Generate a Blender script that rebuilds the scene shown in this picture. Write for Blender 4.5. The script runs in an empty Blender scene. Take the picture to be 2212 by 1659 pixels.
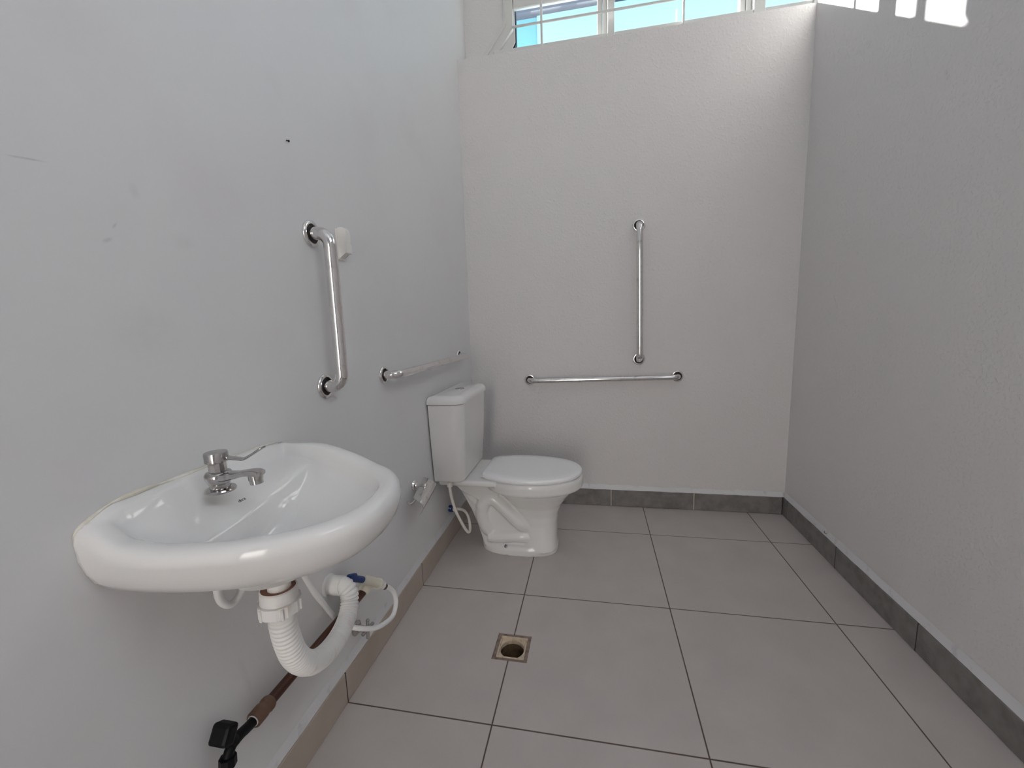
import bpy, bmesh, math, random
from mathutils import Vector, Matrix
random.seed(4)
PI = math.pi
K = 0.9                      # everything below is laid out in units of 0.9 m and scaled once at the end
SC = bpy.context.scene
COL = SC.collection
V = Vector
XR, YB, HB, HT = 1.874, 0.951, 0.1064, 2.698     # right wall, back wall, baseboard height, top of the back wall
YW, ZC, YF = 1.145, 3.6, -4.0                     # window plane, ceiling, front wall

# ------------------------------------------------------------------ materials
def newmat(name):
    m = bpy.data.materials.new(name); m.use_nodes = True
    nt = m.node_tree
    return m, nt, nt.nodes['Principled BSDF']
def N(nt, t, **kw):
    n = nt.nodes.new(t)
    for k, v in kw.items(): setattr(n, k, v)
    return n
def rgb(r, g, b): return (r, g, b, 1)
def simple(name, col, rough=.5, metal=0, coat=0, spec=None, bump=None, vary=None):
    m, nt, p = newmat(name)
    p.inputs['Base Color'].default_value = rgb(*col); p.inputs['Roughness'].default_value = rough
    p.inputs['Metallic'].default_value = metal
    if coat: p.inputs['Coat Weight'].default_value = coat; p.inputs['Coat Roughness'].default_value = .05
    if spec is not None: p.inputs['Specular IOR Level'].default_value = spec
    tc = N(nt, 'ShaderNodeTexCoord')
    if vary:                                    # (scale, other colour, lo, hi): faint blotches of wear
        n = N(nt, 'ShaderNodeTexNoise'); n.inputs['Scale'].default_value = vary[0]; n.inputs['Detail'].default_value = 4
        r = N(nt, 'ShaderNodeValToRGB'); r.color_ramp.elements[0].position = vary[2]; r.color_ramp.elements[1].position = vary[3]
        r.color_ramp.elements[0].color = rgb(*col); r.color_ramp.elements[1].color = rgb(*vary[1])
        nt.links.new(tc.outputs['Object'], n.inputs['Vector']); nt.links.new(n.outputs['Fac'], r.inputs['Fac'])
        nt.links.new(r.outputs['Color'], p.inputs['Base Color'])
    if bump:                                    # (scale, strength, distance)
        n = N(nt, 'ShaderNodeTexNoise'); n.inputs['Scale'].default_value = bump[0]; n.inputs['Detail'].default_value = 3
        b = N(nt, 'ShaderNodeBump'); b.inputs['Strength'].default_value = bump[1]; b.inputs['Distance'].default_value = bump[2]
        nt.links.new(tc.outputs['Object'], n.inputs['Vector']); nt.links.new(n.outputs['Fac'], b.inputs['Height'])
        nt.links.new(b.outputs['Normal'], p.inputs['Normal'])
    return m
def stucco(name, col, strength):
    m, nt, p = newmat(name)
    p.inputs['Base Color'].default_value = rgb(*col); p.inputs['Roughness'].default_value = .55
    p.inputs['Specular IOR Level'].default_value = .3
    tc = N(nt, 'ShaderNodeTexCoord')
    mp = N(nt, 'ShaderNodeMapping'); mp.inputs['Scale'].default_value = (1, 1, 1)
    nt.links.new(tc.outputs['Object'], mp.inputs['Vector'])
    n1 = N(nt, 'ShaderNodeTexNoise'); n1.inputs['Scale'].default_value = 95; n1.inputs['Detail'].default_value = 2.0; n1.inputs['Roughness'].default_value = .45
    n2 = N(nt, 'ShaderNodeTexNoise'); n2.inputs['Scale'].default_value = 9; n2.inputs['Detail'].default_value = 2
    r = N(nt, 'ShaderNodeMapRange'); r.inputs['From Min'].default_value = .44; r.inputs['From Max'].default_value = .80
    r.interpolation_type = 'SMOOTHSTEP'
    ad = N(nt, 'ShaderNodeMath', operation='MULTIPLY_ADD'); ad.inputs[1].default_value = .5
    b = N(nt, 'ShaderNodeBump'); b.inputs['Strength'].default_value = strength; b.inputs['Distance'].default_value = .0035
    for n in (n1, n2): nt.links.new(mp.outputs['Vector'], n.inputs['Vector'])
    nt.links.new(n1.outputs['Fac'], r.inputs['Value']); nt.links.new(r.outputs['Result'], ad.inputs[0])
    nt.links.new(n2.outputs['Fac'], ad.inputs[2]); nt.links.new(ad.outputs['Value'], b.inputs['Height'])
    nt.links.new(b.outputs['Normal'], p.inputs['Normal'])
    return m
def floor_mat():
    m, nt, p = newmat('floor_tiles')
    tc = N(nt, 'ShaderNodeTexCoord'); sp = N(nt, 'ShaderNodeSeparateXYZ')
    nt.links.new(tc.outputs['Object'], sp.inputs['Vector'])
    T = .6*K
    def line(out, off):
        a = N(nt, 'ShaderNodeMath', operation='SUBTRACT'); a.inputs[1].default_value = off*K - T/2
        nt.links.new(out, a.inputs[0])
        f = N(nt, 'ShaderNodeMath', operation='FLOORED_MODULO'); f.inputs[1].default_value = T; nt.links.new(a.outputs[0], f.inputs[0])
        s = N(nt, 'ShaderNodeMath', operation='SUBTRACT'); s.inputs[1].default_value = T/2; nt.links.new(f.outputs[0], s.inputs[0])
        ab = N(nt, 'ShaderNodeMath', operation='ABSOLUTE'); nt.links.new(s.outputs[0], ab.inputs[0])
        r = N(nt, 'ShaderNodeMapRange'); r.inputs['From Min'].default_value = .0013; r.inputs['From Max'].default_value = .0026
        r.inputs['To Min'].default_value = 1; r.inputs['To Max'].default_value = 0
        nt.links.new(ab.outputs[0], r.inputs['Value']); return r.outputs['Result']
    lx = line(sp.outputs['X'], .4756); ly = line(sp.outputs['Y'], 0)
    mx = N(nt, 'ShaderNodeMath', operation='MAXIMUM'); nt.links.new(lx, mx.inputs[0]); nt.links.new(ly, mx.inputs[1])
    n = N(nt, 'ShaderNodeTexNoise'); n.inputs['Scale'].default_value = 7; n.inputs['Detail'].default_value = 5
    nt.links.new(tc.outputs['Object'], n.inputs['Vector'])
    c = N(nt, 'ShaderNodeValToRGB'); c.color_ramp.elements[0].position = .3; c.color_ramp.elements[1].position = .75
    c.color_ramp.elements[0].color = rgb(.472, .435, .42); c.color_ramp.elements[1].color = rgb(.515, .476, .46)
    nt.links.new(n.outputs['Fac'], c.inputs['Fac'])
    mix = N(nt, 'ShaderNodeMix', data_type='RGBA'); mix.inputs['B'].default_value = rgb(.10, .065, .05)
    nt.links.new(mx.outputs[0], mix.inputs['Factor']); nt.links.new(c.outputs['Color'], mix.inputs['A'])
    nt.links.new(mix.outputs['Result'], p.inputs['Base Color'])
    p.inputs['Roughness'].default_value = .42; p.inputs['Specular IOR Level'].default_value = .35
    inv = N(nt, 'ShaderNodeMath', operation='SUBTRACT'); inv.inputs[0].default_value = 1; nt.links.new(mx.outputs[0], inv.inputs[1])
    b = N(nt, 'ShaderNodeBump'); b.inputs['Strength'].default_value = .5; b.inputs['Distance'].default_value = .001
    nt.links.new(inv.outputs[0], b.inputs['Height']); nt.links.new(b.outputs['Normal'], p.inputs['Normal'])
    return m
def glass_mat():
    m = bpy.data.materials.new('window_glass'); m.use_nodes = True; nt = m.node_tree; nt.nodes.clear()
    o = N(nt, 'ShaderNodeOutputMaterial'); t = N(nt, 'ShaderNodeBsdfTransparent'); t.inputs['Color'].default_value = rgb(.97, .99, .99)
    g = N(nt, 'ShaderNodeBsdfGlossy'); g.inputs['Roughness'].default_value = .02
    mx = N(nt, 'ShaderNodeMixShader')
    mx.inputs[0].default_value = .06; nt.links.new(t.outputs[0], mx.inputs[1]); nt.links.new(g.outputs[0], mx.inputs[2])
    nt.links.new(mx.outputs[0], o.inputs['Surface'])
    return m
def scuffs(m, spots):
    nt = m.node_tree; p = nt.nodes['Principled BSDF']; tc = N(nt, 'ShaderNodeTexCoord')
    n = N(nt, 'ShaderNodeTexNoise'); n.inputs['Scale'].default_value = 60; n.inputs['Detail'].default_value = 3
    nt.links.new(tc.outputs['Object'], n.inputs['Vector'])
    for y, z, ry, rz, rot, a in spots:
        mp = N(nt, 'ShaderNodeMapping', vector_type='TEXTURE'); mp.inputs['Location'].default_value = (0, y*K, z*K)
        mp.inputs['Rotation'].default_value = (rot, 0, 0); mp.inputs['Scale'].default_value = (1, ry*K, rz*K)
        ln = N(nt, 'ShaderNodeVectorMath', operation='LENGTH'); nt.links.new(tc.outputs['Object'], mp.inputs['Vector']); nt.links.new(mp.outputs['Vector'], ln.inputs[0])
        r = N(nt, 'ShaderNodeMapRange'); r.interpolation_type = 'SMOOTHSTEP'; r.inputs['From Min'].default_value = .1; r.inputs['From Max'].default_value = 1
        r.inputs['To Min'].default_value = a; r.inputs['To Max'].default_value = 0; nt.links.new(ln.outputs['Value'], r.inputs['Value'])
        k = N(nt, 'ShaderNodeMath', operation='MULTIPLY'); nt.links.new(r.outputs['Result'], k.inputs[0]); nt.links.new(n.outputs['Fac'], k.inputs[1])
        mx = N(nt, 'ShaderNodeMix', data_type='RGBA'); mx.inputs['B'].default_value = rgb(.30, .285, .28)
        nt.links.new(k.outputs[0], mx.inputs['Factor'])
        old = p.inputs['Base Color'].links[0].from_socket; nt.links.new(old, mx.inputs['A']); nt.links.new(mx.outputs['Result'], p.inputs['Base Color'])
M = dict(
    paint=simple('smooth_wall_paint', (.69, .692, .695), .42, spec=.35, bump=(14, .10, .004), vary=(3.2, (.665, .64, .655), .52, .80)),
    stucco=stucco('textured_wall_paint', (.665, .65, .65), .42),
    ceiling=simple('ceiling_paint', (.88, .88, .88), .7),
    floor=floor_mat(),
    beige=simple('beige_tile', (.44, .375, .325), .4, vary=(8, (.39, .33, .28), .4, .7)),
    grey=simple('grey_stone_tile', (.215, .20, .195), .5, vary=(22, (.15, .14, .135), .4, .68)),
    grout_dark=simple('dark_grout', (.05, .035, .03), .8),
    grout_light=simple('light_grout', (.62, .54, .48), .8),
    plaster=simple('plaster_strip', (.66, .66, .68), .5, bump=(40, .25, .003), vary=(26, (.45, .44, .45), .58, .8)),
    porcelain=simple('glazed_porcelain', (.75, .745, .735), .045),
    plastic_seat=simple('white_seat_plastic', (.84, .845, .86), .2),
    chrome=simple('worn_chrome', (.78, .76, .75), .10, metal=1, bump=(60, .04, .001), vary=(40, (.55, .52, .5), .55, .75)),
    ring_dark=simple('black_ring', (.012, .008, .009), .6),
    tap=simple('tap_chrome', (.52, .505, .50), .13, metal=1, vary=(70, (.36, .32, .30), .5, .72)),
    pvc=simple('white_pvc', (.80, .79, .77), .38, vary=(24, (.66, .61, .55), .58, .8)),
    hose=simple('white_hose_rubber', (.83, .83, .82), .35),
    dirty_hose=simple('cream_hose_rubber', (.78, .74, .68), .4, vary=(30, (.6, .54, .47), .58, .8)),
    cream=simple('cream_plastic', (.78, .74, .62), .4),
    ivory=simple('ivory_plastic', (.80, .775, .73), .42),
    brown=simple('brown_pvc', (.065, .018, .008), .42),
    tan=simple('dusty_brown_pvc', (.16, .085, .055), .55, vary=(25, (.24, .14, .10), .45, .7)),
    rust=simple('brown_rubber_seal', (.25, .12, .075), .6),
    black=simple('black_plastic', (.0045, .004, .005), .5, spec=.2),
    blue=simple('blue_plastic', (.01, .045, .19), .4),
    bluetape=simple('blue_white_tape', (.008, .03, .14), .35, vary=(95, (.7, .72, .75), .60, .64)),
    steelbrown=simple('brass_crimp', (.22, .15, .13), .35, metal=.6),
    frame=simple('window_frame_paint', (.62, .615, .60), .45),
    gasket=simple('black_gasket', (.006, .006, .02), .5),
    glass=glass_mat(),
    silicone=simple('aged_silicone', (.66, .625, .53), .45, vary=(45, (.78, .76, .70), .45, .65)),
    printing=simple('grey_print', (.08, .08, .09), .6),
    drain=simple('aged_drain_plastic', (.60, .50, .38), .5, vary=(50, (.35, .24, .15), .5, .7)),
    drain_in=simple('stained_drain_wall', (.20, .14, .08), .6, vary=(26, (.09, .055, .03), .45, .65)),
    mortar=simple('brown_mortar', (.27, .205, .165), .85, vary=(60, (.17, .115, .09), .45, .7)),
    ext_glare=simple('light_cyan_glare', (.26, .42, .45), .8),  # lighter cyan: the brightly lit part of the outside is painted in
    ext_cyan=simple('deep_cyan_glare', (.125, .33, .39), .8),  # overexposed sky cyan put into the wall colour
    eave=simple('blue_grey_eave_paint', (.085, .085, .11), .7),
    sheet=simple('corrugated_roof_sheet', (.17, .34, .44), .5),
    sun_render=simple('cream_exterior_render', (.80, .75, .70), .85),
    ground=simple('concrete_paving', (.42, .40, .38), .85, vary=(6, (.36, .34, .32), .4, .7)),
    scuff=simple('grey_scuff', (.33, .32, .32), .8),
)

scuffs(M['paint'], [(-1.150, 1.421, .028, .0022, .14, .9), (-1.009, 1.418, .012, .020, .3, .22), (-1.064, 1.327, .012, .005, .5, .5), (-1.05, 1.352, .010, .003, .9, .5),
                    (-.93, 1.345, .03, .022, .2, .16), (-.62, .715, .030, .10, 0, .14), (-1.02, 1.18, .10, .07, 0, .13), (-.93, .40, .012, .07, .2, .20)])

# ------------------------------------------------------------------ mesh helpers (world units, made local to the parent's origin)
def origin(o):
    p = V((0, 0, 0))
    while o is not None: p += o.location; o = o.parent
    return p
def obj(name, bm, mats, parent=None, smooth=True, loc=None, angle=35):
    me = bpy.data.meshes.new(name)
    bmesh.ops.recalc_face_normals(bm, faces=bm.faces)
    base = origin(parent) if parent is not None else V((0, 0, 0))
    if loc is not None: base = base + (V(loc) - base)
    bmesh.ops.translate(bm, verts=bm.verts, vec=-base)
    bm.to_mesh(me); bm.free()
    if not isinstance(mats, (list, tuple)): mats = [mats]
    for m in mats: me.materials.append(m)
    if smooth:
        me.shade_smooth()
        me.set_sharp_from_angle(angle=math.radians(angle))
    o = bpy.data.objects.new(name, me); COL.objects.link(o)
    if parent is not None:
        o.parent = parent; o.location = (V(loc) - origin(parent)) if loc is not None else (0, 0, 0)
    elif loc is not None: o.location = loc
    return o
def thing(name, label, cat, loc, group=None):
    o = bpy.data.objects.new(name, None); COL.objects.link(o); o.location = loc; o.empty_display_size = .05
    return tag(o, label, cat, group)
def tag(o, label, cat, group=None, kind=None):
    o['label'] = label; o['category'] = cat
    if group: o['group'] = group
    if kind: o['kind'] = kind
    return o
def structure(o): o['kind'] = 'structure'; return o
def BM(): return bmesh.new()
def box(bm, lo, hi, mi=0):
    x0, y0, z0 = lo; x1, y1, z1 = hi
    v = [bm.verts.new(p) for p in ((x0,y0,z0),(x1,y0,z0),(x1,y1,z0),(x0,y1,z0),(x0,y0,z1),(x1,y0,z1),(x1,y1,z1),(x0,y1,z1))]
    fs = []
    for f in ((0,3,2,1),(4,5,6,7),(0,1,5,4),(1,2,6,5),(2,3,7,6),(3,0,4,7)):
        q = bm.faces.new([v[i] for i in f]); q.material_index = mi; fs.append(q)
    return fs
def rbox(bm, lo, hi, r=.004, seg=2, mi=0):
    t = BM(); box(t, lo, hi, mi)
    bmesh.ops.bevel(t, geom=list(t.edges), offset=r, segments=seg, profile=.5, affect='EDGES')
    for f in t.faces: f.material_index = mi
    merge(bm, t)
def merge(bm, t):
    me = bpy.data.meshes.new('tmp'); t.to_mesh(me); t.free(); bm.from_mesh(me); bpy.data.meshes.remove(me)
def prism(bm, poly, axis, a, b, mi=0):
    def P(p, s): return V((s, p[0], p[1])) if axis == 'x' else V((p[0], s, p[1])) if axis == 'y' else V((p[0], p[1], s))
    A = [bm.verts.new(P(p, a)) for p in poly]; B = [bm.verts.new(P(p, b)) for p in poly]
    n = len(poly); fs = [bm.faces.new(A), bm.faces.new(B[::-1])]
    for i in range(n): fs.append(bm.faces.new((A[i], A[(i+1) % n], B[(i+1) % n], B[i])))
    for f in fs: f.material_index = mi
def loft(bm, rings, cap0=True, cap1=True, closed=True, mi=0):
    R = [[bm.verts.new(p) for p in r] for r in rings]
    n = len(R[0])
    for a, b in zip(R, R[1:]):
        for i in range(n if closed else n-1):
            j = (i+1) % n
            f = bm.faces.new((a[i], a[j], b[j], b[i])); f.material_index = mi
    if cap0: bm.faces.new(R[0]).material_index = mi
    if cap1: bm.faces.new(R[-1][::-1]).material_index = mi
def frame_of(d):
    d = V(d).normalized(); h = V((0, 0, 1)) if abs(d.z) < .9 else V((1, 0, 0))
    a = d.cross(h).normalized(); return a, d.cross(a).normalized()
def lathe(bm, o, d, prof, seg=32, mi=0, caps=True):
    a, b = frame_of(d); d = V(d).normalized(); o = V(o)
    rings = [[o + d*h + (a*math.cos(2*PI*i/seg) + b*math.sin(2*PI*i/seg))*max(r, .0002) for i in range(seg)] for r, h in prof]
    loft(bm, rings, caps, caps, mi=mi)
def cyl(bm, p, q, r, seg=24, mi=0, r2=None, bev=0):
    p, q = V(p), V(q); L = (q-p).length; r2 = r if r2 is None else r2
    prof = [(r, 0), (r2, L)] if not bev else [(r-bev, 0), (r, bev), (r2, L-bev), (r2-bev, L)]
    lathe(bm, p, q-p, prof, seg, mi)
def spline(pts, step=.01):
    P = [V(p) for p in pts]; P = [P[0]*2-P[1]] + P + [P[-1]*2-P[-2]]; out = []
    for i in range(1, len(P)-2):
        n = max(2, int((P[i+1]-P[i]).length/step))
        for k in range(n):
            t = k/n; p0, p1, p2, p3 = P[i-1], P[i], P[i+1], P[i+2]
            out.append(.5*((2*p1) + (p2-p0)*t + (2*p0-5*p1+4*p2-p3)*t*t + (3*p1-p0-3*p2+p3)*t**3))
    out.append(P[-2]); return out
def tube(bm, pts, r, seg=16, mi=0, caps=True):
    n = len(pts); T = []
    for i in range(n):
        T.append(((pts[min(i+1, n-1)]-pts[max(i-1, 0)])).normalized())
    a, _ = frame_of(T[0]); rings = []
    for i in range(n):
        a = (a - T[i]*a.dot(T[i])).normalized(); b = T[i].cross(a)
        rr = r(i/(n-1)) if callable(r) else (r[i] if isinstance(r, (list, tuple)) else r)
        rings.append([pts[i] + (a*math.cos(2*PI*k/seg) + b*math.sin(2*PI*k/seg))*rr for k in range(seg)])
    loft(bm, rings, caps, caps, mi=mi)
def fillet(p, q, s, r, n=8):
    """arc that rounds the corner q between p and s"""
    p, q, s = V(p), V(q), V(s); a = (p-q).normalized(); b = (s-q).normalized()
    ang = a.angle(b); t = r/math.tan(ang/2); c = q + (a+b).normalized()*(r/math.sin(ang/2))
    A = q+a*t-c; B = q+b*t-c; tot = A.angle(B); ax = A.cross(B).normalized()
    return [c + Matrix.Rotation(tot*k/n, 3, ax) @ A for k in range(n+1)]
def smoothstep(a, b, x):
    t = min(1, max(0, (x-a)/(b-a))); return t*t*(3-2*t)

# ------------------------------------------------------------------ the setting
bm = BM()                                            # floor with the square hole of the drain
DX0, DX1, DY0, DY1 = .4155, .542, -.362, -.234
xs = [-.15, DX0, DX1, XR+.18]; ys = [YF-.15, DY0, DY1, YB+.35]
for i in range(3):
    for j in range(3):
        if i == 1 and j == 1: continue
        box(bm, (xs[i], ys[j], -.10), (xs[i+1], ys[j+1], 0))
bmesh.ops.remove_doubles(bm, verts=bm.verts, dist=1e-5)
structure(obj('floor', bm, M['floor'], smooth=False))
bm = BM(); box(bm, (-.15, YF, 0), (0, YW+.15, ZC)); structure(obj('wall_left', bm, M['paint'], smooth=False))
bm = BM()                                            # right wall, with a second high window behind the camera
WY0, WY1, WZ0, WZ1 = -2.5, -1.15, 2.45, 3.4
box(bm, (XR, YF, 0), (XR+.15, WY0, ZC)); box(bm, (XR, WY1, 0), (XR+.15, YB, ZC)); box(bm, (XR, WY0, 0), (XR+.15, WY1, WZ0)); box(bm, (XR, WY0, WZ1), (XR+.15, WY1, ZC))
bmesh.ops.remove_doubles(bm, verts=bm.verts, dist=1e-5)
structure(obj('wall_right', bm, M['stucco'], smooth=False))
bm = BM()
box(bm, (0, YB, 0), (XR+.15, YW, HT)); box(bm, (0, YW, 0), (XR+.15, YW+.15, HT+.09))
prism(bm, [(0, HT+.09), (.09, HT+.09), (.255, 2.968), (.255, ZC), (0, ZC)], 'y', YW, YW+.15)
box(bm, (.255, YW, 3.46), (XR+.15, YW+.15, ZC)); box(bm, (1.985, YB, HT), (XR+.15, YW, ZC))
structure(obj('wall_back', bm, M['stucco'], smooth=False))
bm = BM()                                            # wall behind the camera with the entrance opening
box(bm, (-.15, YF-.15, 0), (.20, YF, ZC)); box(bm, (.84, YF-.15, 0), (XR+.15, YF, ZC)); box(bm, (.20, YF-.15, 2.3), (.84, YF, ZC))
structure(obj('wall_front', bm, M['paint'], smooth=False))
bm = BM(); box(bm, (-.15, YF-.15, ZC), (XR+.15, YW+.15, ZC+.12)); structure(obj('ceiling', bm, M['ceiling'], smooth=False))

def skirting(name, axis, cuts, lo, hi, mats, light=()):
    bm = BM(); g = .0022
    for i in range(len(cuts)-1):
        a, b = cuts[i]+g, cuts[i+1]-g
        if axis == 'y': rbox(bm, (lo[0], a, .002), (hi[0], b, HB), .0015, 1)
        else: rbox(bm, (a, lo[1], .002), (b, hi[1], HB), .0015, 1)
    in_ = .0012
    for i, c in enumerate(cuts):
        mi = 2 if i in light else 1
        s0, s1 = c-2*g, c+2*g
        if axis == 'y':
            x0, x1 = sorted((lo[0], hi[0])); x0 += in_; x1 -= in_; box(bm, (x0, s0, .001), (x1, s1, HB-in_), mi)
        else: box(bm, (s0, lo[1]+in_, .001), (s1, hi[1]-in_, HB-in_), mi)
    return structure(obj(name, bm, mats, smooth=False))
skirting('baseboard_left', 'y', [YF, -3.6, -3.0, -2.4, -1.8, -1.2, -.6, 0, .6, YB-.002], (.0005, 0), (.009, 0), [M['beige'], M['grout_dark'], M['grout_light']], (1, 2, 3, 4, 5, 8))
skirting('baseboard_back', 'x', [.012, .39, .881, 1.373, XR-.013], (0, YB-.012), (0, YB-.0005), [M['grey'], M['grout_dark'], M['grout_light']], (1, 2, 3))
skirting('baseboard_right', 'y', [YF, -3.57, -3.08, -2.58, -2.09, -1.59, -1.095, -.60, -.105, .391, .884, YB-.0125], (XR-.012, 0), (XR-.0005, 0), [M['grey'], M['grout_dark'], M['grout_light']])
# narrow hand-plastered strips that finish the wall just above the tiles
def strip(name, axis, a, b, face, sgn, d0, h, seed):
    rnd = random.Random(seed); bm = BM(); n = 60; rings = []
    for i in range(n+1):
        s = a+(b-a)*i/n; w = rnd.uniform(-.0012, .0012); hh = h+rnd.uniform(-.004, .004); dz = rnd.uniform(-.0008, .0016)
        prof = [(0, HB-.001), (d0+w, HB+.0006+dz), (d0*.8+w, HB+.006), (.0016, HB+hh*.8), (0, HB+hh)]
        rings.append([V((face+sgn*p, s, z)) if axis == 'y' else V((s, face+sgn*p, z)) for p, z in prof])
    loft(bm, rings); return structure(obj(name, bm, M['plaster'], angle=60))
strip('trim_1', 'y', YF, YB, .0003, 1, .0060, .032, 1)
strip('trim_2', 'x', .01, XR-.012, YB-.0003, -1, .0085, .03, 2)
strip('trim_3', 'y', YF, YB-.01, XR-.0003, -1, .0085, .032, 3)

# ------------------------------------------------------------------ the high window
win = bpy.data.objects.new('window_1', None); COL.objects.link(win); win.location = (1.1, YW, 2.8); structure(win)
F = M['frame']
bm = BM(); prism(bm, [(.250, 3.46), (.253, 2.968), (.100, 2.79), (.133, 2.79), (.262, 2.957), (.262, 3.46)], 'y', YW-.02, YW+.03); obj('casing', bm, F, win, smooth=False)
bm = BM(); prism(bm, [(.262, 3.46), (.262, 2.957), (.133, 2.79), (.180, 2.79), (.304, 2.935), (.304, 3.46)], 'y', YW-.005, YW+.02); obj('left_jamb', bm, F, win, smooth=False)
bm = BM(); prism(bm, [(.304, 3.46), (.304, 2.935), (.180, 2.79), (.262, 2.79), (.312, 2.875), (.312, 3.46)], 'y', YW+.02, YW+.06); obj('inner_jamb', bm, F, win, smooth=False)
bm = BM(); prism(bm, [(.312, 3.46), (.312, 2.875), (.262, 2.79), (.274, 2.79), (.3175, 2.87), (.3175, 3.46)], 'y', YW+.03, YW+.062); obj('gasket', bm, M['gasket'], win, smooth=False)
for x0, x1 in ((.862, .902), (1.640, 1.699)):
    bm = BM(); rbox(bm, (x0, YW-.02, 2.79), (x1, YW+.07, 3.46), .003, 1); obj('mullion', bm, F, win, smooth=False)
for x0, x1 in ((.806, .861), (1.584, 1.639)):
    bm = BM()
    rbox(bm, (x0, YW+.03, 2.79), (x0+.028, YW+.075, 3.46), .002, 1); rbox(bm, (x0+.030, YW+.015, 2.79), (x1, YW+.065, 3.46), .002, 1)
    obj('sash_stile', bm, F, win, smooth=False)
bm = BM(); rbox(bm, (1.932, YW-.02, 2.79), (1.985, YW+.07, 3.46), .003, 1); obj('right_jamb', bm, F, win, smooth=False)
bm = BM(); rbox(bm, (.18, YW-.012, 2.788), (1.985, YW+.07, 2.823), .003, 1); obj('bottom_rail', bm, F, win, smooth=False)
bm = BM(); rbox(bm, (.305, YW+.005, 3.043), (1.932, YW+.03, 3.13), .004, 1); obj('transom_rail', bm, F, win, smooth=False)
bm = BM(); rbox(bm, (.26, YW-.005, 3.42), (1.985, YW+.06, 3.46), .003, 1); obj('top_rail', bm, F, win, smooth=False)
for x0, x1 in ((.315, .806), (.902, 1.584), (1.699, 1.932)):
    bm = BM(); box(bm, (x0, YW+.045, 2.823), (x1, YW+.049, 3.043)); obj('pane', bm, M['glass'], win, smooth=False)
    bm = BM(); box(bm, (x0, YW+.045, 3.13), (x1, YW+.049, 3.42)); obj('pane', bm, M['glass'], win, smooth=False)
gr = thing('window_grille', 'thin white steel grille bars across the high window above the back wall', 'window grille', (1.1, 1.085, 2.75))
for z in (2.905, 3.005):
    if z > 3: continue
    bm = BM(); rbox(bm, (.306, 1.080, z-.006), (1.93, 1.090, z+.006), .003, 2); obj('horizontal_bar', bm, F, gr)
for x in (.484, 1.271):
    bm = BM(); rbox(bm, (x-.0065, 1.078, HT+.001), (x+.0065, 1.092, 3.42), .003, 2); obj('vertical_bar', bm, F, gr)

# ------------------------------------------------------------------ outside
bm = BM(); box(bm, (-.32, 3.02, -.3), (.235, 3.3, 4.19)); structure(obj('exterior_wall', bm, M['ext_cyan'], smooth=False))
bm = BM(); box(bm, (.235, 3.0, -.3), (5.5, 3.3, 4.19)); structure(obj('exterior_wall_glare', bm, M['ext_glare'], smooth=False))  # its lit look comes from the lighter colour
bm = BM(); box(bm, (-.32, 1.9, 4.19), (1.0, 3.3, 4.60)); structure(obj('exterior_eave', bm, M['eave'], smooth=False))
bm = BM()                                            # corrugated roof sheet of the neighbour
rings = []
for i in range(121):
    s = i/120; x = 1.0+3.6*s; rings.append([V((x, 1.9, 4.235+.016*math.sin(x*58))), V((x, 3.3, 4.235+.016*math.sin(x*58+30))), V((x, 3.3, 4.245+.016*math.sin(x*58+30))), V((x, 1.9, 4.245+.016*math.sin(x*58)))])
loft(bm, rings); structure(obj('exterior_roof_sheet', bm, M['sheet']))
bm = BM(); cyl(bm, (-.335, 1.945, -.3), (-.335, 1.945, 5.2), .030); structure(obj('exterior_shadow_post', bm, M['ext_glare']))  # unseen post added to cast a dark bar across the sun patch
bm = BM(); box(bm, (-6, -12, -.2), (8, YF-.15, -.03)); structure(obj('exterior_ground', bm, M['ground'], smooth=False))
bm = BM(); box(bm, (-6, -9.2, -.03), (8, -9.0, 4.6)); structure(obj('exterior_bounce_wall', bm, M['sun_render'], smooth=False))  # unseen wall added to bounce warm sunlight in through the entrance

# ------------------------------------------------------------------ grab bars
def grab_bar(p, q, out, r, rf, stand, label, group='chrome grab bars'):
    p, q, out = V(p), V(q), V(out); L = (q-p).normalized()
    t = thing('grab_bar', label, 'grab bar', p, group)
    a, b = p+out*stand, q+out*stand; rb = .036
    pts = [p+out*.004] + fillet(p, a, b, rb) + [a.lerp(b, k/10) for k in range(2, 9)] + fillet(a, b, q, rb) + [q+out*.004]
    bm = BM(); tube(bm, pts, r, 24); obj('bar', bm, M['chrome'], t, angle=60)
    for c in (p, q):
        bm = BM(); lathe(bm, c, out, [(rf-.001, 0), (rf, .002), (rf-.001, .006), (rf-.005, .0085), (rf*.74, .0085), (rf*.70, .0065), (rf*.70, .001)], 40, caps=False)
        fl = obj('flange', bm, M['chrome'], t, angle=50)
        bm = BM(); lathe(bm, c, out, [(rf*.71, .0003), (rf*.71, .0048), (r+.0005, .0055)], 40)  # near-black disc set in the flange recess
        obj('inner_ring', bm, M['ring_dark'], fl)
    return t
OX, OY = V((1, 0, 0)), V((0, -1, 0))
grab_bar((0, -.546, 1.436), (0, -.549, 1.006), OX, .0178, .0365, .058, 'short vertical chrome grab bar on the left wall beyond the washbasin')
grab_bar((0, -.200, .994), (0, .696, .992), OX, .0158, .034, .058, 'horizontal chrome grab bar on the left wall above the toilet cistern')
grab_bar((1.032, YB, 1.697), (1.040, YB, .933), OY, .0185, .036, .058, 'long vertical chrome grab bar on the textured back wall')
grab_bar((.381, YB, .812), (1.261, YB, .828), OY, .0152, .034, .058, 'horizontal chrome grab bar on the textured back wall behind the toilet')

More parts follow.
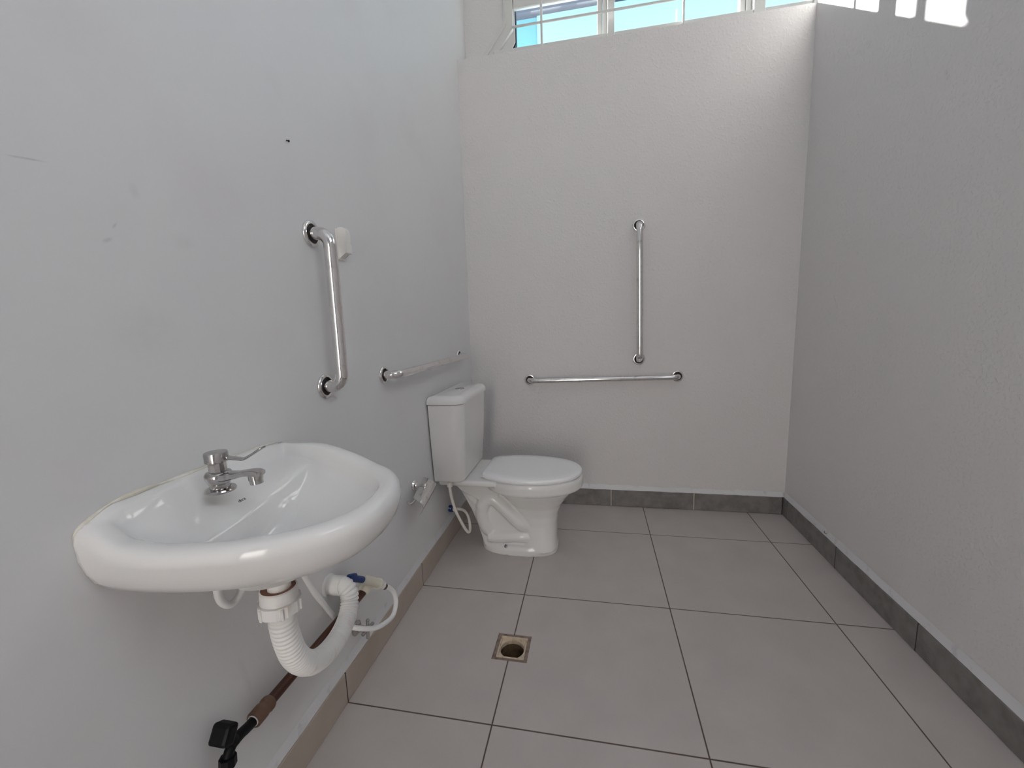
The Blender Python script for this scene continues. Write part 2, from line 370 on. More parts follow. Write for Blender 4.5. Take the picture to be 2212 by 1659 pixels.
# small plastic box on the left wall, half hidden by the short grab bar
t = thing('wall_box', 'small ivory plastic box on the left wall half hidden by the short grab bar', 'wall box', (0, -.412, 1.385))
bm = BM(); prism(bm, [(.0005, 1.468), (.006, 1.478), (.020, 1.479), (.031, 1.470), (.034, 1.455), (.031, 1.432), (.030, 1.402), (.018, 1.397), (.006, 1.386), (.0005, 1.386)], 'y', -.424, -.398)
bmesh.ops.bevel(bm, geom=list(bm.edges), offset=.0015, segments=2, affect='EDGES'); obj('body', bm, M['ivory'], t)
bm = BM(); rbox(bm, (.0005, -.3985, 1.402), (.029, -.388, 1.431), .002); obj('side_clip', bm, M['ivory'], t)
bm = BM(); rbox(bm, (.0003, -.430, 1.383), (.005, -.392, 1.474), .0015, 1); obj('back_plate', bm, M['ivory'], t)
bm = BM(); lathe(bm, (.0002, -.606, 1.656), (1, 0, -.35), [(.0013, 0), (.0013, .006), (.003, .0065), (.0028, .008), (.001, .0085)], 12)
tag(obj('wall_screw', bm, M['black'], loc=(0, -.606, 1.656)), 'tiny dark screw head in the bare left wall above the short grab bar', 'screw')

# ------------------------------------------------------------------ washbasin
KX, KY, CY = .19, -.985, -.957
def dring(a, b, zf, n=2.25, x0=.0005, nseg=240, r_in=None, back=None):
    """a D-shaped ring: flat side on the wall (x = back), seen as rays from (KX, KY)"""
    back = x0 if back is None else back; b *= .967
    out = []
    def inside(x, y): return x >= back and (abs(max(x, 0))/b)**n + (abs(y-CY)/a)**n <= 1
    for i in range(nseg):
        th = ANG[i]; c, s = math.cos(th), math.sin(th); lo, hi = 0., .6
        for _ in range(40):
            m = (lo+hi)/2
            if inside(KX+c*m, KY+s*m): lo = m
            else: hi = m
        x, y = KX+c*lo, KY+s*lo
        out.append(V((x, y, zf(x, y) if callable(zf) else zf)))
    return out
ANG = sorted([2*PI*i/236 for i in range(236)] + [math.atan2(CY+d-KY, -KX) % (2*PI) for d in (.2255, -.2255, .2185, -.2185)])
def zrim(x, y=CY):
    u = min(1, max(0, (y-CY+.21)/.42)); L = .065+.335*u*u
    return .904 - .009*smoothstep(.12, .225, y-CY) - .020*smoothstep(.165, .228, CY-y)*(1-smoothstep(0, .06, x)) - .041*smoothstep(.0, L, x) + .055*(y-CY)*smoothstep(.02, .14, x)
def circ(r, z, cx=.182, cy=-1.0): return [V((cx+r*math.cos(a), cy+r*math.sin(a), z)) for a in ANG]
basin = thing('washbasin', 'white glazed wall-hung washbasin in the left foreground', 'washbasin', (.0, CY, .72), None)
bm = BM()
rings = [circ(.027, .708), circ(.036, .7095), circ(.040, .716), circ(.062, .723), circ(.075, .731)]
for a, b, z in ((.130, .270, .737), (.155, .310, .744), (.157, .313, .751), (.177, .350, .758), (.196, .374, .770), (.210, .394, .788), (.219, .408, .808)):
    rings.append(dring(a, b, z))
rings.append(dring(.2245, .4155, lambda x, y: .828+.2*(zrim(x, y)-.86)))
rings.append(dring(.2260, .4170, lambda x, y: zrim(x, y)-.020))
rings.append(dring(.2240, .4140, lambda x, y: zrim(x, y)-.010))
rings.append(dring(.2190, .4080, lambda x, y: zrim(x, y)-.0035))
rings.append(dring(.2120, .4000, lambda x, y: zrim(x, y)-.0004))
rings.append(dring(.2045, .3920, lambda x, y: zrim(x, y), back=.016))
rings.append(dring(.1950, .3835, lambda x, y: zrim(x, y)-.0008, back=.021))
rings.append(dring(.1880, .3765, lambda x, y: zrim(x, y)-.0045, back=.026))
def zdeck(x): return .878-.016*smoothstep(.03, .12, x)
def deck_or(x, y, d):
    a, b = zdeck(x), zrim(x, y)-d; h = max(0, .010-abs(a-b))/.010
    return min(a, b)-h*h*.0025
rings.append(dring(.1840, .3720, lambda x, y: deck_or(x, y, .013), back=.031))
rings.append(dring(.1815, .3690, lambda x, y: deck_or(x, y, .021), back=.036))
rings.append(dring(.1795, .3660, lambda x, y: deck_or(x, y, .028), back=.090))
rings.append(dring(.1775, .3630, lambda x, y: deck_or(x, y, .034), back=.112))
rings.append(dring(.1750, .3600, lambda x, y: deck_or(x, y, .039)-.001, back=.117))
rings.append(dring(.1715, .3560, lambda x, y: deck_or(x, y, .046)-.003, back=.121))
edge = rings[-1]
cx, cy = .182, -1.0
for f, d in ((.95, .06), (.90, .13), (.82, .23), (.73, .345), (.64, .455), (.55, .56), (.46, .66), (.38, .75), (.30, .84), (.23, .915), (.175, .965), (.13, .99)):
    ring = []
    for p in edge:
        q = V((p.x-cx, p.y-cy, 0)); R0 = q.length; w_ = 1-smoothstep(.15, .95, f)
        q = q.normalized()*(R0*f*(1-w_)+.135*f*w_)
        ring.append(V((cx+q.x, cy+q.y, p.z+(.744-p.z)*d)))
    rings.append(ring)
rings.append(circ(.018, .7432)); rings.append(circ(.016, .738))
nv = len(rings)*len(ANG)
loft(bm, rings, True, True)
bm.verts.ensure_lookup_table(); k0 = len(rings)-15
inner_v = [bm.verts[i] for i in range(k0*len(ANG), nv-2*len(ANG)) if bm.verts[i].co.x > .004]
deck_v = [bm.verts[i] for i in range((k0-5)*len(ANG), nv-2*len(ANG)) if bm.verts[i].co.x > .025]
for _ in range(3): bmesh.ops.smooth_vert(bm, verts=deck_v, factor=.5, use_axis_x=True, use_axis_y=True, use_axis_z=True)
for _ in range(6): bmesh.ops.smooth_vert(bm, verts=inner_v, factor=.5, use_axis_x=True, use_axis_y=True, use_axis_z=True)
obj('bowl', bm, M['porcelain'], basin, angle=70)
bm = BM()                                            # aged silicone joint along the wall
pts = [V((.003, CY+dy, zrim(0, CY+dy)+.0005+.0015*math.sin(dy*40))) for dy in [(-.211+.408*i/40) for i in range(41)]]
pts = [V((.002, CY-.2265, zrim(0, CY-.226)-.026)), V((.002, CY-.224, zrim(0, CY-.224)-.010)), V((.002, CY-.2185, zrim(0, CY-.2185)-.003))] + pts
tube(bm, pts, lambda t_: (.0036+.0014*math.sin(t_*31))*smoothstep(-.02, .12, t_)*(1-.5*smoothstep(.5, .7, t_)), 10); obj('silicone_joint', bm, M['silicone'], basin)
def text_mesh(s, size, mat, name, parent, origin_, xdir, ydir, thick=.0004):
    cu = bpy.data.curves.new('t', 'FONT'); cu.body = s; cu.size = size; cu.align_x = 'CENTER'; cu.extrude = thick
    o = bpy.data.objects.new('t', cu); COL.objects.link(o)
    dg = bpy.context.evaluated_depsgraph_get(); me = bpy.data.meshes.new_from_object(o.evaluated_get(dg))
    bpy.data.objects.remove(o); bpy.data.curves.remove(cu)
    xd = V(xdir).normalized(); zd = xd.cross(V(ydir)).normalized(); yd = zd.cross(xd)
    R = Matrix((xd, yd, zd)).transposed().to_4x4(); R.translation = V(origin_)
    me.transform(R); bm = BM(); bm.from_mesh(me); bpy.data.meshes.remove(me)
    return obj(name, bm, mat, parent, smooth=False)
LOGO = text_mesh('deca', .0085, M['printing'], 'printed_logo', basin, (.1285, -1.003, .8592), (0, 1, 0), (-.55, 0, .83))

# tap on the basin's deck
TX, TY, TZ = .080, -1.0, .8785
tap = thing('tap', 'chrome lever tap with long handle standing on the washbasin', 'tap', (TX, TY, TZ))
bm = BM(); lathe(bm, (TX, TY, TZ-.002), (0, 0, 1), [(.0262, 0), (.0265, .003), (.025, .0055), (.019, .0075)], 40); obj('base_plate', bm, M['tap'], tap)
bm = BM(); lathe(bm, (TX, TY, TZ), (0, 0, 1), [(.0175, .004), (.0165, .010), (.0185, .0145), (.0225, .024), (.0232, .030), (.0205, .035), (.0150, .0375)], 40)
rings = []
for s, (x, z, w, h) in enumerate(((.004, .026, .019, .0085), (.022, .0275, .0165, .0075), (.040, .0305, .0125, .006), (.058, .0345, .0115, .0055), (.072, .0365, .0125, .0055), (.084, .0365, .0130, .0058), (.0925, .0355, .0115, .005))):
    rings.append([V((TX+x, TY+math.copysign(abs(math.cos(a))**.6, math.cos(a))*w, TZ+z+math.copysign(abs(math.sin(a))**.6, math.sin(a))*h)) for a in [2*PI*k/24 for k in range(24)]])
loft(bm, rings); obj('spout', bm, M['tap'], tap, angle=50)
bm = BM(); lathe(bm, (TX+.080, TY, TZ+.036), (.1, 0, -1), [(.0125, 0), (.0122, .012), (.0112, .0125), (.0112, .0205), (.0095, .021), (.0085, .019)], 28); obj('aerator', bm, M['tap'], tap)
bm = BM(); lathe(bm, (TX, TY, TZ), (0, 0, 1), [(.0152, .034), (.0148, .055), (.0148, .058)], 12); obj('stem', bm, M['tap'], tap, smooth=False)
bm = BM(); lathe(bm, (TX, TY, TZ+.054), (0, 0, 1), [(.0170, 0), (.0192, .0012), (.0197, .017), (.0187, .0192), (.004, .0196)], 36)
rings = []
for x, z, w, h in ((.010, .0625, .0050, .0040), (.030, .0615, .0046, .0034), (.053, .0600, .0048, .0030), (.060, .0615, .0052, .0028), (.080, .0720, .0066, .0026), (.096, .0810, .0078, .0025), (.101, .0835, .0066, .0022), (.1025, .0843, .0035, .0015)):
    rings.append([V((TX+x, TY+.004+math.copysign(abs(math.cos(a))**.7, math.cos(a))*w, TZ+z+math.copysign(abs(math.sin(a))**.7, math.sin(a))*h)) for a in [2*PI*k/16 for k in range(16)]])
loft(bm, rings); obj('lever', bm, M['tap'], tap, angle=50)

# ------------------------------------------------------------------ basin drain: tailpiece, union nut, corrugated hose, wall outlet
A0 = V((.182, -1.0, 0))
trap = thing('drain_hose', 'white corrugated drain hose bending from the washbasin down to the wall', 'drain hose', (.182, -1.0, .40))
bm = BM(); cyl(bm, (.182, -1.0, .655), (.182, -1.0, .7085), .0205, 28); obj('tailpiece', bm, M['pvc'], trap)
bm = BM(); lathe(bm, (.181, -1.001, .688), (0, -.04, -1), [(.0235, .006), (.0300, .004), (.0305, .0), (.0330, .002), (.0330, .020), (.0335, .024)], 36, caps=False); obj('collar', bm, M['pvc'], trap)
bm = BM(); lathe(bm, (.181, -1.001, .6865), (0, -.04, -1), [(.0195, 0), (.0295, .0005), (.0298, .004), (.0195, .004)], 36, caps=False); obj('seal', bm, M['rust'], trap)
nut = BM()
lathe(nut, (.181, -1.002, .664), (0, -.04, -1), [(.031, 0), (.0385, .001), (.0385, .0225), (.033, .024)], 12)
for k in range(6):
    a = k*PI/3+.25; c, s = math.cos(a), math.sin(a)
    tb = BM(); rbox(tb, (.036, -.003, -.0235), (.0408, .003, -.001), .001, 1)
    bmesh.ops.transform(tb, verts=tb.verts, matrix=Matrix.Translation((.181, -1.002, .664)) @ Matrix.Rotation(a, 4, 'Z')); merge(nut, tb)
obj('union_nut', nut, M['pvc'], trap, smooth=False)
path = spline([(.181, -1.003, .655), (.181, -1.002, .635), (.179, -.998, .600), (.177, -.990, .562), (.173, -.975, .520), (.163, -.943, .473), (.147, -.893, .425), (.128, -.830, .387), (.108, -.760, .362), (.090, -.700, .352), (.076, -.655, .356), (.068, -.629, .378), (.063, -.622, .404), (.050, -.622, .4215), (.034, -.623, .422)], .0016)
Ln = [0]
for a, b in zip(path, path[1:]): Ln.append(Ln[-1]+(b-a).length)
tot = Ln[-1]
def corr(i):
    s = Ln[i]
    if s < .030: return .0250 - .0006*(s > .012)
    if s > tot-.018: return .0240
    lo = smoothstep(.03, .09, s)
    return .0245 + (-.0030+.0042*abs(math.sin(PI*s/.0098))**.8)*(0.35+.65*lo)
bm = BM(); tube(bm, path, [corr(i) for i in range(len(path))], 28); obj('corrugated_hose', bm, M['pvc'], trap, angle=80)
bm = BM(); cyl(bm, (.0005, -.6235, .4205), (.046, -.6225, .422), .0272, 32); lathe(bm, (.0005, -.6235, .4205), (1, 0, .03), [(.032, 0), (.032, .003), (.0275, .005)], 32); obj('wall_outlet', bm, M['pvc'], trap)

# brown water pipe along the wall with its couplings
pipe = thing('water_pipe', 'dark brown plastic water pipe running low along the left wall behind the drain hose', 'water pipe', (.03, -.70, .31))
bm = BM(); cyl(bm, (.030, -.925, .3175), (.030, -.5056, .3155), .0125, 24); obj('pipe', bm, M['brown'], pipe)
bm = BM(); lathe(bm, (.030, -.903, .3172), (0, -1, .004), [(.0128, 0), (.0155, .001), (.0178, .006), (.0180, .014), (.0168, .018), (.0162, .021), (.0180, .026), (.0182, .050), (.0172, .052), (.0145, .0525), (.0140, .050)], 32, caps=False); obj('coupling', bm, M['tan'], pipe)
bm = BM(); lathe(bm, (.0305, -.9545, .3182), (0, -1, .004), [(.0115, 0), (.0128, .0005), (.0128, .0025), (.0115, .003)], 28, caps=False); obj('seal_ring', bm, M['hose'], pipe)

# black fitting at the end of the pipe
fit = thing('pipe_tee', 'black plastic tee fitting on the end of the brown pipe at the bottom edge', 'pipe fitting', (.04, -1.01, .33))
bm = BM()
tube(bm, spline([(.031, -.956, .3183), (.034, -.975, .323), (.037, -.996, .330), (.040, -1.013, .333)], .006), .0108, 20)
tube(bm, spline([(.040, -1.008, .333), (.040, -1.019, .331), (.040, -1.0265, .325), (.040, -1.032, .313)], .004), .0100, 20)
obj('tee_body', bm, M['black'], fit)
bm = BM(); rbox(bm, (-.021, -.012, -.020), (.021, .016, .020), .007, 2)
bmesh.ops.transform(bm, verts=bm.verts, matrix=Matrix.Translation((.040, -1.0345, .374)) @ Matrix.Rotation(math.radians(-32), 4, 'X')); 
cyl(bm, (.040, -1.016, .336), (.040, -1.030, .366), .012, 20)
obj('valve_knob', bm, M['black'], fit, smooth=False)
bm = BM(); lathe(bm, (.040, -1.0315, .319), (0, -.12, -1), [(.0125, 0), (.0158, .001), (.0163, .019), (.0135, .023), (.0120, .024)], 8); obj('lower_nut', bm, M['black'], fit, smooth=False)
bm = BM(); tube(bm, spline([(.040, -1.0335, .298), (.040, -1.037, .270), (.040, -1.043, .235)], .006), .0095, 18); obj('lower_stub', bm, M['black'], fit)

# cream tap connector on the wall end of the pipe, with blue wing
con = thing('tap_connector', 'cream plastic elbow connector with a blue wing beside the wall drain outlet', 'pipe connector', (.045, -.47, .335))
bm = BM()
tube(bm, spline([(.030, -.504, .3155), (.032, -.488, .324), (.040, -.479, .333), (.052, -.470, .334)], .005), .0165, 20)
cyl(bm, (.028, -.500, .3155), (.030, -.480, .3165), .0185, 24, bev=.002)
tube(bm, [V((.046, -.522, .374)), V((.046, -.500, .358)), V((.050, -.478, .340)), V((.055, -.456, .320)), V((.0575, -.447, .311))], .0150, 20)
lathe(bm, (.0555, -.452, .316), (.09, .35, -.36), [(.017, 0), (.0185, .001), (.0185, .008), (.017, .010)], 24)
obj('elbow', bm, M['cream'], con)
bm = BM(); prism(bm, [(-.606, .418), (-.590, .436), (-.556, .420), (-.562, .404), (-.586, .409)], 'x', .040, .054); bmesh.ops.bevel(bm, geom=list(bm.edges), offset=.002, segments=2, affect='EDGES')
cyl(bm, (.044, -.575, .415), (.046, -.505, .362), .010, 16); obj('blue_wing', bm, M['blue'], con)

# flexible supply hose
sup = thing('supply_hose', 'white flexible water hose looping out beside the corrugated drain hose under the washbasin', 'water hose', (.06, -.45, .25))
hp = [(.064, -.420, .286), (.068, -.395, .259), (.073, -.378, .226), (.077, -.381, .193), (.078, -.408, .168), (.076, -.455, .175), (.068, -.515, .200), (.048, -.572, .243), (.018, -.588, .262), (.0092, -.606, .290), (.0092, -.636, .335), (.014, -.672, .395), (.019, -.708, .455), (.022, -.745, .535), (.028, -.785, .615), (.034, -.825, .675), (.036, -.862, .705), (.036, -.893, .702), (.035, -.918, .672), (.034, -.935, .637), (.034, -.945, .624), (.034, -.957, .615), (.034, -.972, .614), (.034, -.986, .626), (.036, -.997, .65), (.045, -1.003, .69), (.055, -1.002, .722)]
bm = BM(); tube(bm, spline(hp, .006), .0078, 16); obj('hose', bm, M['hose'], sup)
d = (.18, .52, -.60)
bm = BM(); lathe(bm, (.0588, -.4405, .3055), d, [(.0145, 0), (.0150, .001), (.0142, .014), (.010, .015)], 8); obj('nut', bm, M['pvc'], sup, smooth=False)
bm = BM(); lathe(bm, (.0618, -.4315, .2955), d, [(.0088, .0), (.0105, .001), (.0105, .0145), (.0085, .0155)], 20); obj('ferrule', bm, M['steelbrown'], sup)

# cross-handle stop valve low on the wall
sv = thing('stop_valve', 'small chrome stop valve with cross handle low on the left wall behind the white hose', 'valve', (0, -.511, .191))
bm = BM(); lathe(bm, (.0005, -.514, .192), (1, 0, 0), [(.024, 0), (.024, .004), (.017, .010), (.011, .012), (.010, .034)], 24); obj('rosette', bm, M['tap'], sv)
bm = BM(); HC = V((.043, -.513, .193))
cyl(bm, HC-V((.012, 0, 0)), HC+V((.008, 0, 0)), .0085, 16, bev=.002)
for dz in ((0, .10, 1), (0, 1, -.10)):
    dv = V(dz).normalized()*.033; cyl(bm, HC-dv, HC+dv, .0058, 14, bev=.002)
obj('cross_handle', bm, M['tap'], sv)

# ------------------------------------------------------------------ toilet
YC = .413
toilet = thing('toilet', 'white close-coupled toilet with closed lid standing in the back left corner', 'toilet', (.38, YC, 0))
def egg(x0, x1, hw, z, n=48, e=2.2, peak=.45):
    out = []
    xp = x0+(x1-x0)*peak
    for k in range(n):
        a = 2*PI*k/n; c, s = math.cos(a), math.sin(a)
        xr = (x1-xp) if c >= 0 else (xp-x0)
        out.append(V((xp+xr*math.copysign(abs(c)**(2/e), c), YC+hw*math.copysign(abs(s)**(2/e), s), z)))
    return out
def raw(bm):
    me = bpy.data.meshes.new('raw'); bmesh.ops.recalc_face_normals(bm, faces=bm.faces); bm.to_mesh(me); bm.free()
    return me
def remeshed(parts, vox, smooth_it):
    """fuse overlapping solids into one smooth skin"""
    bm = BM()
    for p in parts: merge(bm, p)
    me = raw(bm); o = bpy.data.objects.new('raw', me); COL.objects.link(o)
    r = o.modifiers.new('r', 'REMESH'); r.mode = 'VOXEL'; r.voxel_size = vox
    s = o.modifiers.new('s', 'SMOOTH'); s.factor = .5; s.iterations = smooth_it
    dg = bpy.context.evaluated_depsgraph_get(); m2 = bpy.data.meshes.new_from_object(o.evaluated_get(dg))
    bpy.data.objects.remove(o); bpy.data.meshes.remove(me)
    out = BM(); out.from_mesh(m2); bpy.data.meshes.remove(m2); return out
parts = []
def solid(rings):
    b = BM(); loft(b, rings); bmesh.ops.recalc_face_normals(b, faces=b.faces); parts.append(b)
# foot and front column flaring into the bowl
solid([egg(.186, .592, .121, .0, e=2.6, peak=.55), egg(.186, .592, .121, .030, e=2.6, peak=.55), egg(.194, .589, .113, .046, e=2.6, peak=.55)])
solid([egg(.408, .589, .118, .02, e=2.8, peak=.5), egg(.412, .587, .106, .08, e=2.8, peak=.5), egg(.405, .588, .100, .15, e=2.6, peak=.5), egg(.385, .594, .104, .20, e=2.5, peak=.5),
       egg(.350, .612, .120, .25, e=2.4, peak=.5), egg(.310, .642, .148, .295, e=2.3, peak=.5), egg(.270, .676, .172, .330, e=2.2, peak=.5), egg(.24, .700, .186, .360, e=2.2, peak=.46)])
# rim slab
solid([egg(.235, .712, .186, .342, e=2.15, peak=.42), egg(.222, .720, .194, .352, e=2.15, peak=.42), egg(.220, .722, .196, .385, e=2.15, peak=.42), egg(.224, .719, .193, .402, e=2.15, peak=.42), egg(.24, .705, .18, .407, e=2.15, peak=.42)])
# rear deck under the cistern
b = BM(); rbox(b, (.012, YC-.170, .378), (.300, YC+.170, .408), .010, 3); bmesh.ops.recalc_face_normals(b, faces=b.faces); parts.append(b)
b = BM(); prism(b, [(.05, .382), (.30, .382), (.30, .30), (.19, .285), (.105, .330)], 'y', YC-.105, YC+.105); parts.append(b)
# narrow web between outlet and column
b = BM(); prism(b, [(.080, .36), (.150, .225), (.175, .16), (.214, .03), (.46, .03), (.46, .36)], 'y', YC-.086, YC+.086); parts.append(b)
# sculpted trapway on both flanks
for s in (-1, 1):
    y = YC+s*.080
    for pts, r in (([(.206, .235), (.222, .268), (.255, .288), (.285, .276), (.318, .246), (.352, .212), (.392, .172), (.432, .140), (.462, .118)], .036),
                   ([(.222, .262), (.206, .215), (.212, .165), (.232, .118), (.248, .085)], .034),
                   ([(.235, .080), (.290, .078), (.350, .086), (.405, .090), (.440, .086), (.470, .084)], .031),
                   ([(.100, .372), (.124, .325), (.168, .262), (.188, .235)], .018)):
        b = BM(); last = len(pts)-1
        tube(b, spline([(x, y-s*(.030 if i == last else .006 if i == last-1 else 0), z) for i, (x, z) in enumerate(pts)], .008), lambda q: r*(1-.35*smoothstep(.80, 1, q)), 16); bmesh.ops.recalc_face_normals(b, faces=b.faces); parts.append(b)
bowl = remeshed(parts, .0042, 7)
for v in bowl.verts:
    if v.co.z < .003: v.co.z = 0.0005
obj('pedestal_bowl', bowl, M['porcelain'], toilet, angle=80)
for s in (-1, 1):
    bm = BM(); c = V((.332, YC+s*.108, .042)); dn = V((0, s*.45, 1))
    lathe(bm, c, dn, [(.0095, .0), (.0095, .003), (.0075, .0045), (.0042, .005), (.0042, .013), (.002, .016)], 20); obj('floor_bolt', bm, M['tap'], toilet)
# seat ring and lid
def lid_outline(off, z, rear=0):
    x1, hw = .716+off, .193+off; half = []
    n = 22; xp = .44; a0 = .63*PI
    for k in range(n+1):
        a = a0*(1-k/n); c, s_ = math.cos(a), math.sin(a)
        e = 2.15; xr = (x1-xp) if c >= 0 else .245
        half.append((xp+xr*math.copysign(abs(c)**(2/e), c), hw*abs(s_)**(2/e)))
    left = [(.224-off, .119+off*.5), (.232-off, .128+off*.6), (.262, .152+off)] + half
    pts = [(x, YC+y) for x, y in left] + [(x, YC-y) for x, y in left[-2::-1]]
    return [V((x, y, z+rear*(1-smoothstep(.22, .50, x)))) for x, y in pts]
bm = BM(); loft(bm, [lid_outline(-.010, .4065), lid_outline(-.006, .4075), lid_outline(-.006, .4125), lid_outline(-.012, .413)]); obj('seat_ring', bm, M['plastic_seat'], toilet, angle=45)
bm = BM(); loft(bm, [lid_outline(-.005, .4145), lid_outline(0, .4155), lid_outline(0, .4245), lid_outline(-.003, .4290, .006), lid_outline(-.009, .4315, .007), lid_outline(-.045, .4330, .007), lid_outline(-.09, .4338, .006)]); obj('seat_lid', bm, M['plastic_seat'], toilet, angle=45)
for s in (-1, 1):
    bm = BM(); rbox(bm, (.214, YC+s*.10-.020, .4085), (.240, YC+s*.10+.020, .4220), .005, 3); obj('hinge', bm, M['plastic_seat'], toilet)
# cistern
def rrect(x0, x1, y0, y1, z, r, k=6, rb=.004):
    out = []
    for cx_, cy_, a0, rr in ((x1-r, y1-r, 0, r), (x0+rb, y1-rb, PI/2, rb), (x0+rb, y0+rb, PI, rb), (x1-r, y0+r, 1.5*PI, r)):
        for i in range(k+1):
            a = a0+PI/2*i/k; out.append(V((cx_+rr*math.cos(a), cy_+rr*math.sin(a), z)))
    return out
bm = BM(); loft(bm, [rrect(.010, .140, YC-.190, YC+.190, .409, .02), rrect(.007, .150, YC-.200, YC+.200, .413, .044), rrect(.006, .154, YC-.204, YC+.204, .424, .048), rrect(.006, .166, YC-.222, YC+.222, .620, .052), rrect(.006, .174, YC-.234, YC+.234, .800, .055)]); obj('cistern', bm, M['porcelain'], toilet, angle=50)
bm = BM(); loft(bm, [rrect(.006, .172, YC-.232, YC+.232, .8015, .055), rrect(.004, .181, YC-.241, YC+.241, .8035, .060), rrect(.004, .182, YC-.242, YC+.242, .815, .060), rrect(.006, .176, YC-.238, YC+.238, .829, .056), rrect(.012, .165, YC-.228, YC+.228, .838, .05), rrect(.03, .145, YC-.205, YC+.205, .8415, .03)]); obj('cistern_lid', bm, M['porcelain'], toilet, angle=60)
bm = BM(); lathe(bm, (.092, YC, .840), (0, 0, 1), [(.024, 0), (.024, .004), (.021, .0055), (.020, .0045), (.001, .0045)], 36); obj('flush_button', bm, M['tap'], toilet)

# toilet supply hose and its wall fitting
th = thing('toilet_supply_hose', 'thin cream hose looping from the toilet cistern down to a blue-taped wall fitting', 'water hose', (.06, .30, .20))
bm = BM(); tube(bm, spline([(.078, .226, .395), (.078, .226, .375), (.080, .231, .335), (.084, .245, .285), (.093, .265, .225), (.108, .288, .165), (.122, .305, .120), (.130, .318, .100), (.134, .335, .100), (.130, .352, .128), (.116, .370, .165), (.094, .378, .188), (.066, .385, .192), (.040, .398, .186)], .008), .0075, 14); obj('hose', bm, M['dirty_hose'], th)
bm = BM(); lathe(bm, (.078, .226, .4085), (0, 0, -1), [(.010, 0), (.010, .004), (.0135, .005), (.0140, .024), (.009, .026)], 8); obj('top_nut', bm, M['dirty_hose'], th, smooth=False)
vf = thing('wall_fitting', 'small wall pipe stub wrapped in blue and white tape below the toilet cistern', 'pipe fitting', (0, .40, .185))
bm = BM(); cyl(bm, (.0005, .402, .185), (.026, .400, .185), .0185, 24, bev=.003); obj('taped_stub', bm, M['bluetape'], vf)
bm = BM(); lathe(bm, (.026, .400, .185), (1, -.08, 0), [(.013, 0), (.0145, .001), (.0145, .012), (.010, .014)], 8); obj('stub_nut', bm, M['cream'], vf, smooth=False)

# ------------------------------------------------------------------ toilet paper holder
ph = thing('toilet_paper_holder', 'empty chrome toilet paper holder with cover flap on the left wall beside the cistern', 'toilet paper holder', (0, -.012, .484))
bm = BM(); lathe(bm, (.0005, -.012, .484), (1, 0, 0), [(.023, 0), (.0235, .004), (.020, .010), (.011, .013), (.0095, .018), (.0085, .045), (.0115, .052), (.0125, .056), (.010, .060)], 28); obj('post', bm, M['chrome'], ph)
bm = BM(); tube(bm, spline([(.046, .030, .470), (.052, .0, .468), (.054, -.09, .466), (.053, -.150, .465), (.050, -.166, .469), (.046, -.172, .481)], .005), .0048, 14); obj('roll_arm', bm, M['chrome'], ph)
bm = BM(); A_, B_, C_, D_ = V((.044, -.113, .472)), V((.022, .055, .497)), V((.062, -.108, .392)), V((.048, .100, .414))
front, back = [], []
for k in range(13):
    q = k/12; bulge = V((.044, -.030, .018))*math.sin(PI*q)
    front.append([A_.lerp(C_, q).lerp(B_.lerp(D_, q), j/6)+bulge for j in range(7)])
    back.append([p-V((.0018, 0, .0006)) for p in front[-1]])
loft(bm, [f_+b_[::-1] for f_, b_ in zip(front, back)]); obj('cover_flap', bm, M['chrome'], ph, angle=50)

# ------------------------------------------------------------------ floor drain
dr = thing('floor_drain', 'square cream floor drain without its grate set in the tiled floor', 'floor drain', (.479, -.298, 0))
def sqring(bm, o, i, z0, z1):
    (ax0, ax1, ay0, ay1), (bx0, bx1, by0, by1) = o, i
    for lo, hi in (((ax0, ay0, z0), (bx0, ay1, z1)), ((bx1, ay0, z0), (ax1, ay1, z1)), ((bx0, ay0, z0), (bx1, by0, z1)), ((bx0, by1, z0), (bx1, ay1, z1))): box(bm, lo, hi)
I = .0135
O_ = (DX0+.0008, DX1-.0008, DY0+.0008, DY1-.0008); I1 = (DX0+I, DX1-I, DY0+I, DY1-I); I2 = (DX0+I+.005, DX1-I-.005, DY0+I+.005, DY1-I-.005)
bm = BM(); sqring(bm, O_, I1, -.02, -.0035); obj('mortar_bed', bm, M['mortar'], dr, smooth=False)
bm = BM(); sqring(bm, I1, I2, -.02, -.0005); 
cx, cy = (DX0+DX1)/2, (DY0+DY1)/2; rr = (I2[1]-I2[0])/2-.0012; n = 64
outer, inner, low = [], [], []
for k in range(n):                                   # square plate with a round hole
    a = 2*PI*k/n; c, s = math.cos(a), math.sin(a); m = max(abs(c), abs(s)); h = (I2[1]-I2[0])/2
    outer.append(V((cx+c/m*h, cy+s/m*h*(I2[3]-I2[2])/(I2[1]-I2[0]), -.009))); inner.append(V((cx+c*rr, cy+s*rr, -.009))); low.append(V((cx+c*rr, cy+s*rr, -.024)))
loft(bm, [outer, inner, low], False, False); obj('rim', bm, M['drain'], dr, smooth=False)
bm = BM(); loft(bm, [[V((cx+(p.x-cx)*f, cy+(p.y-cy)*f, z)) for p in inner] for f, z in ((.985, -.0235), (1.06, -.026), (1.06, -.088), (.8, -.092))], False, True); obj('drain_body', bm, M['drain_in'], dr)
bm = BM(); cyl(bm, (cx+.026, cy+.004, -.055), (cx+.050, cy+.004, -.055), .012, 20); obj('outlet_dark_plug', bm, M['black'], dr)  # solid black plug, painted as the dark of an outlet opening

# bent nail sticking out above the grey skirting of the right wall
bm = BM(); tube(bm, spline([(XR-.0002, .487, HB+.014), (XR-.010, .486, HB+.017), (XR-.016, .484, HB+.020), (XR-.018, .480, HB+.030)], .003), .0016, 8)
tag(obj('nail', bm, M['steelbrown'], loc=(XR, .487, HB+.014)), 'small bent nail sticking out just above the grey skirting of the right wall', 'nail')

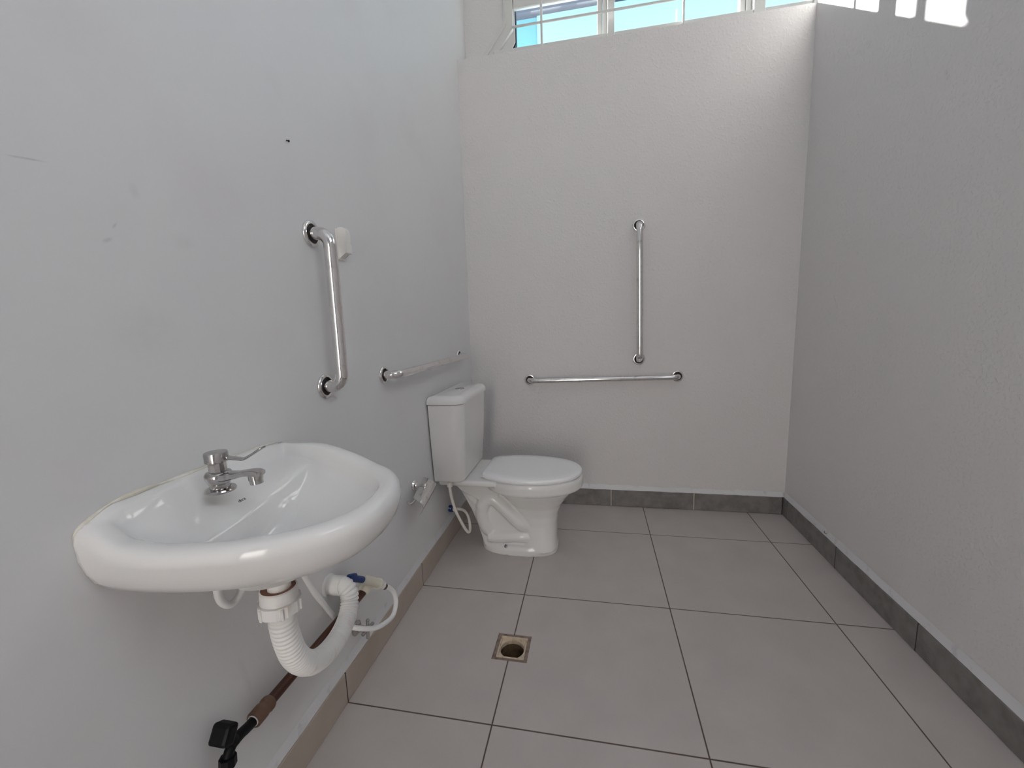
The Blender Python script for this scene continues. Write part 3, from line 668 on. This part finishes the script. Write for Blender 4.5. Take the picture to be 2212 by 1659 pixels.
# ------------------------------------------------------------------ camera
f, yaw, pitch, roll = 900.09, .1951, .1466, -.0332
cyw, syw, cp, sp_, cr, sr = math.cos(yaw), math.sin(yaw), math.cos(pitch), math.sin(pitch), math.cos(roll), math.sin(roll)
w = V((-syw*cp, cyw*cp, -sp_)); r_ = V((cyw, syw, 0)); u_ = r_.cross(w)
r2 = cr*r_+sr*u_; u2 = -sr*r_+cr*u_
cam = bpy.data.cameras.new('camera'); co = bpy.data.objects.new('camera', cam); COL.objects.link(co)
R = Matrix((r2, u2, -w)).transposed().to_4x4(); R.translation = V((.774, -1.632, 1.173)); co.matrix_world = R
cam.sensor_fit = 'HORIZONTAL'; cam.sensor_width = 36; cam.lens = f/2212*36; cam.clip_start = .02
SC.camera = co

# ------------------------------------------------------------------ one scale for everything
seen = set()
for o in list(COL.objects):
    if o.type == 'MESH' and o.data.name not in seen:
        seen.add(o.data.name); o.data.transform(Matrix.Scale(K, 4))
    o.location = o.location*K

# ------------------------------------------------------------------ light: sun, sky
sun = bpy.data.lights.new('sun', 'SUN'); so = bpy.data.objects.new('sun', sun); COL.objects.link(so)
so.rotation_euler = V((1, -.79, -.57)).to_track_quat('-Z', 'Y').to_euler(); sun.energy = 10.5; sun.angle = math.radians(.6); sun.color = (1, .96, .90)
wd = bpy.data.worlds.new('sky'); SC.world = wd; wd.use_nodes = True
bg = wd.node_tree.nodes['Background']; bg.inputs['Color'].default_value = rgb(.83, .88, .96); bg.inputs['Strength'].default_value = 1.75
for nm, c, sx, sy, rot in (('entrance_light_portal', (.52, YF-.02, 1.15), .64, 2.3, (-PI/2, 0, 0)), ('side_window_portal', (XR+.07, -1.825, 2.925), .95, 1.35, (0, PI/2, 0)), ('window_light_portal', (1.1, YW+.10, 3.1), 1.65, .65, (PI/2, 0, 0))):
    l = bpy.data.lights.new(nm, 'AREA'); l.shape = 'RECTANGLE'; l.size = sx*K; l.size_y = sy*K; l.cycles.is_portal = True
    lo = bpy.data.objects.new(nm, l); COL.objects.link(lo); lo.location = V(c)*K; lo.rotation_euler = rot
SC.view_settings.view_transform = 'Standard'; SC.view_settings.look = 'None'; SC.view_settings.gamma = 1
SC.view_settings.exposure = 1.60
SC.cycles.max_bounces = 14; SC.cycles.diffuse_bounces = 8; SC.cycles.transparent_max_bounces = 16
SC.cycles.sample_clamp_indirect = 6
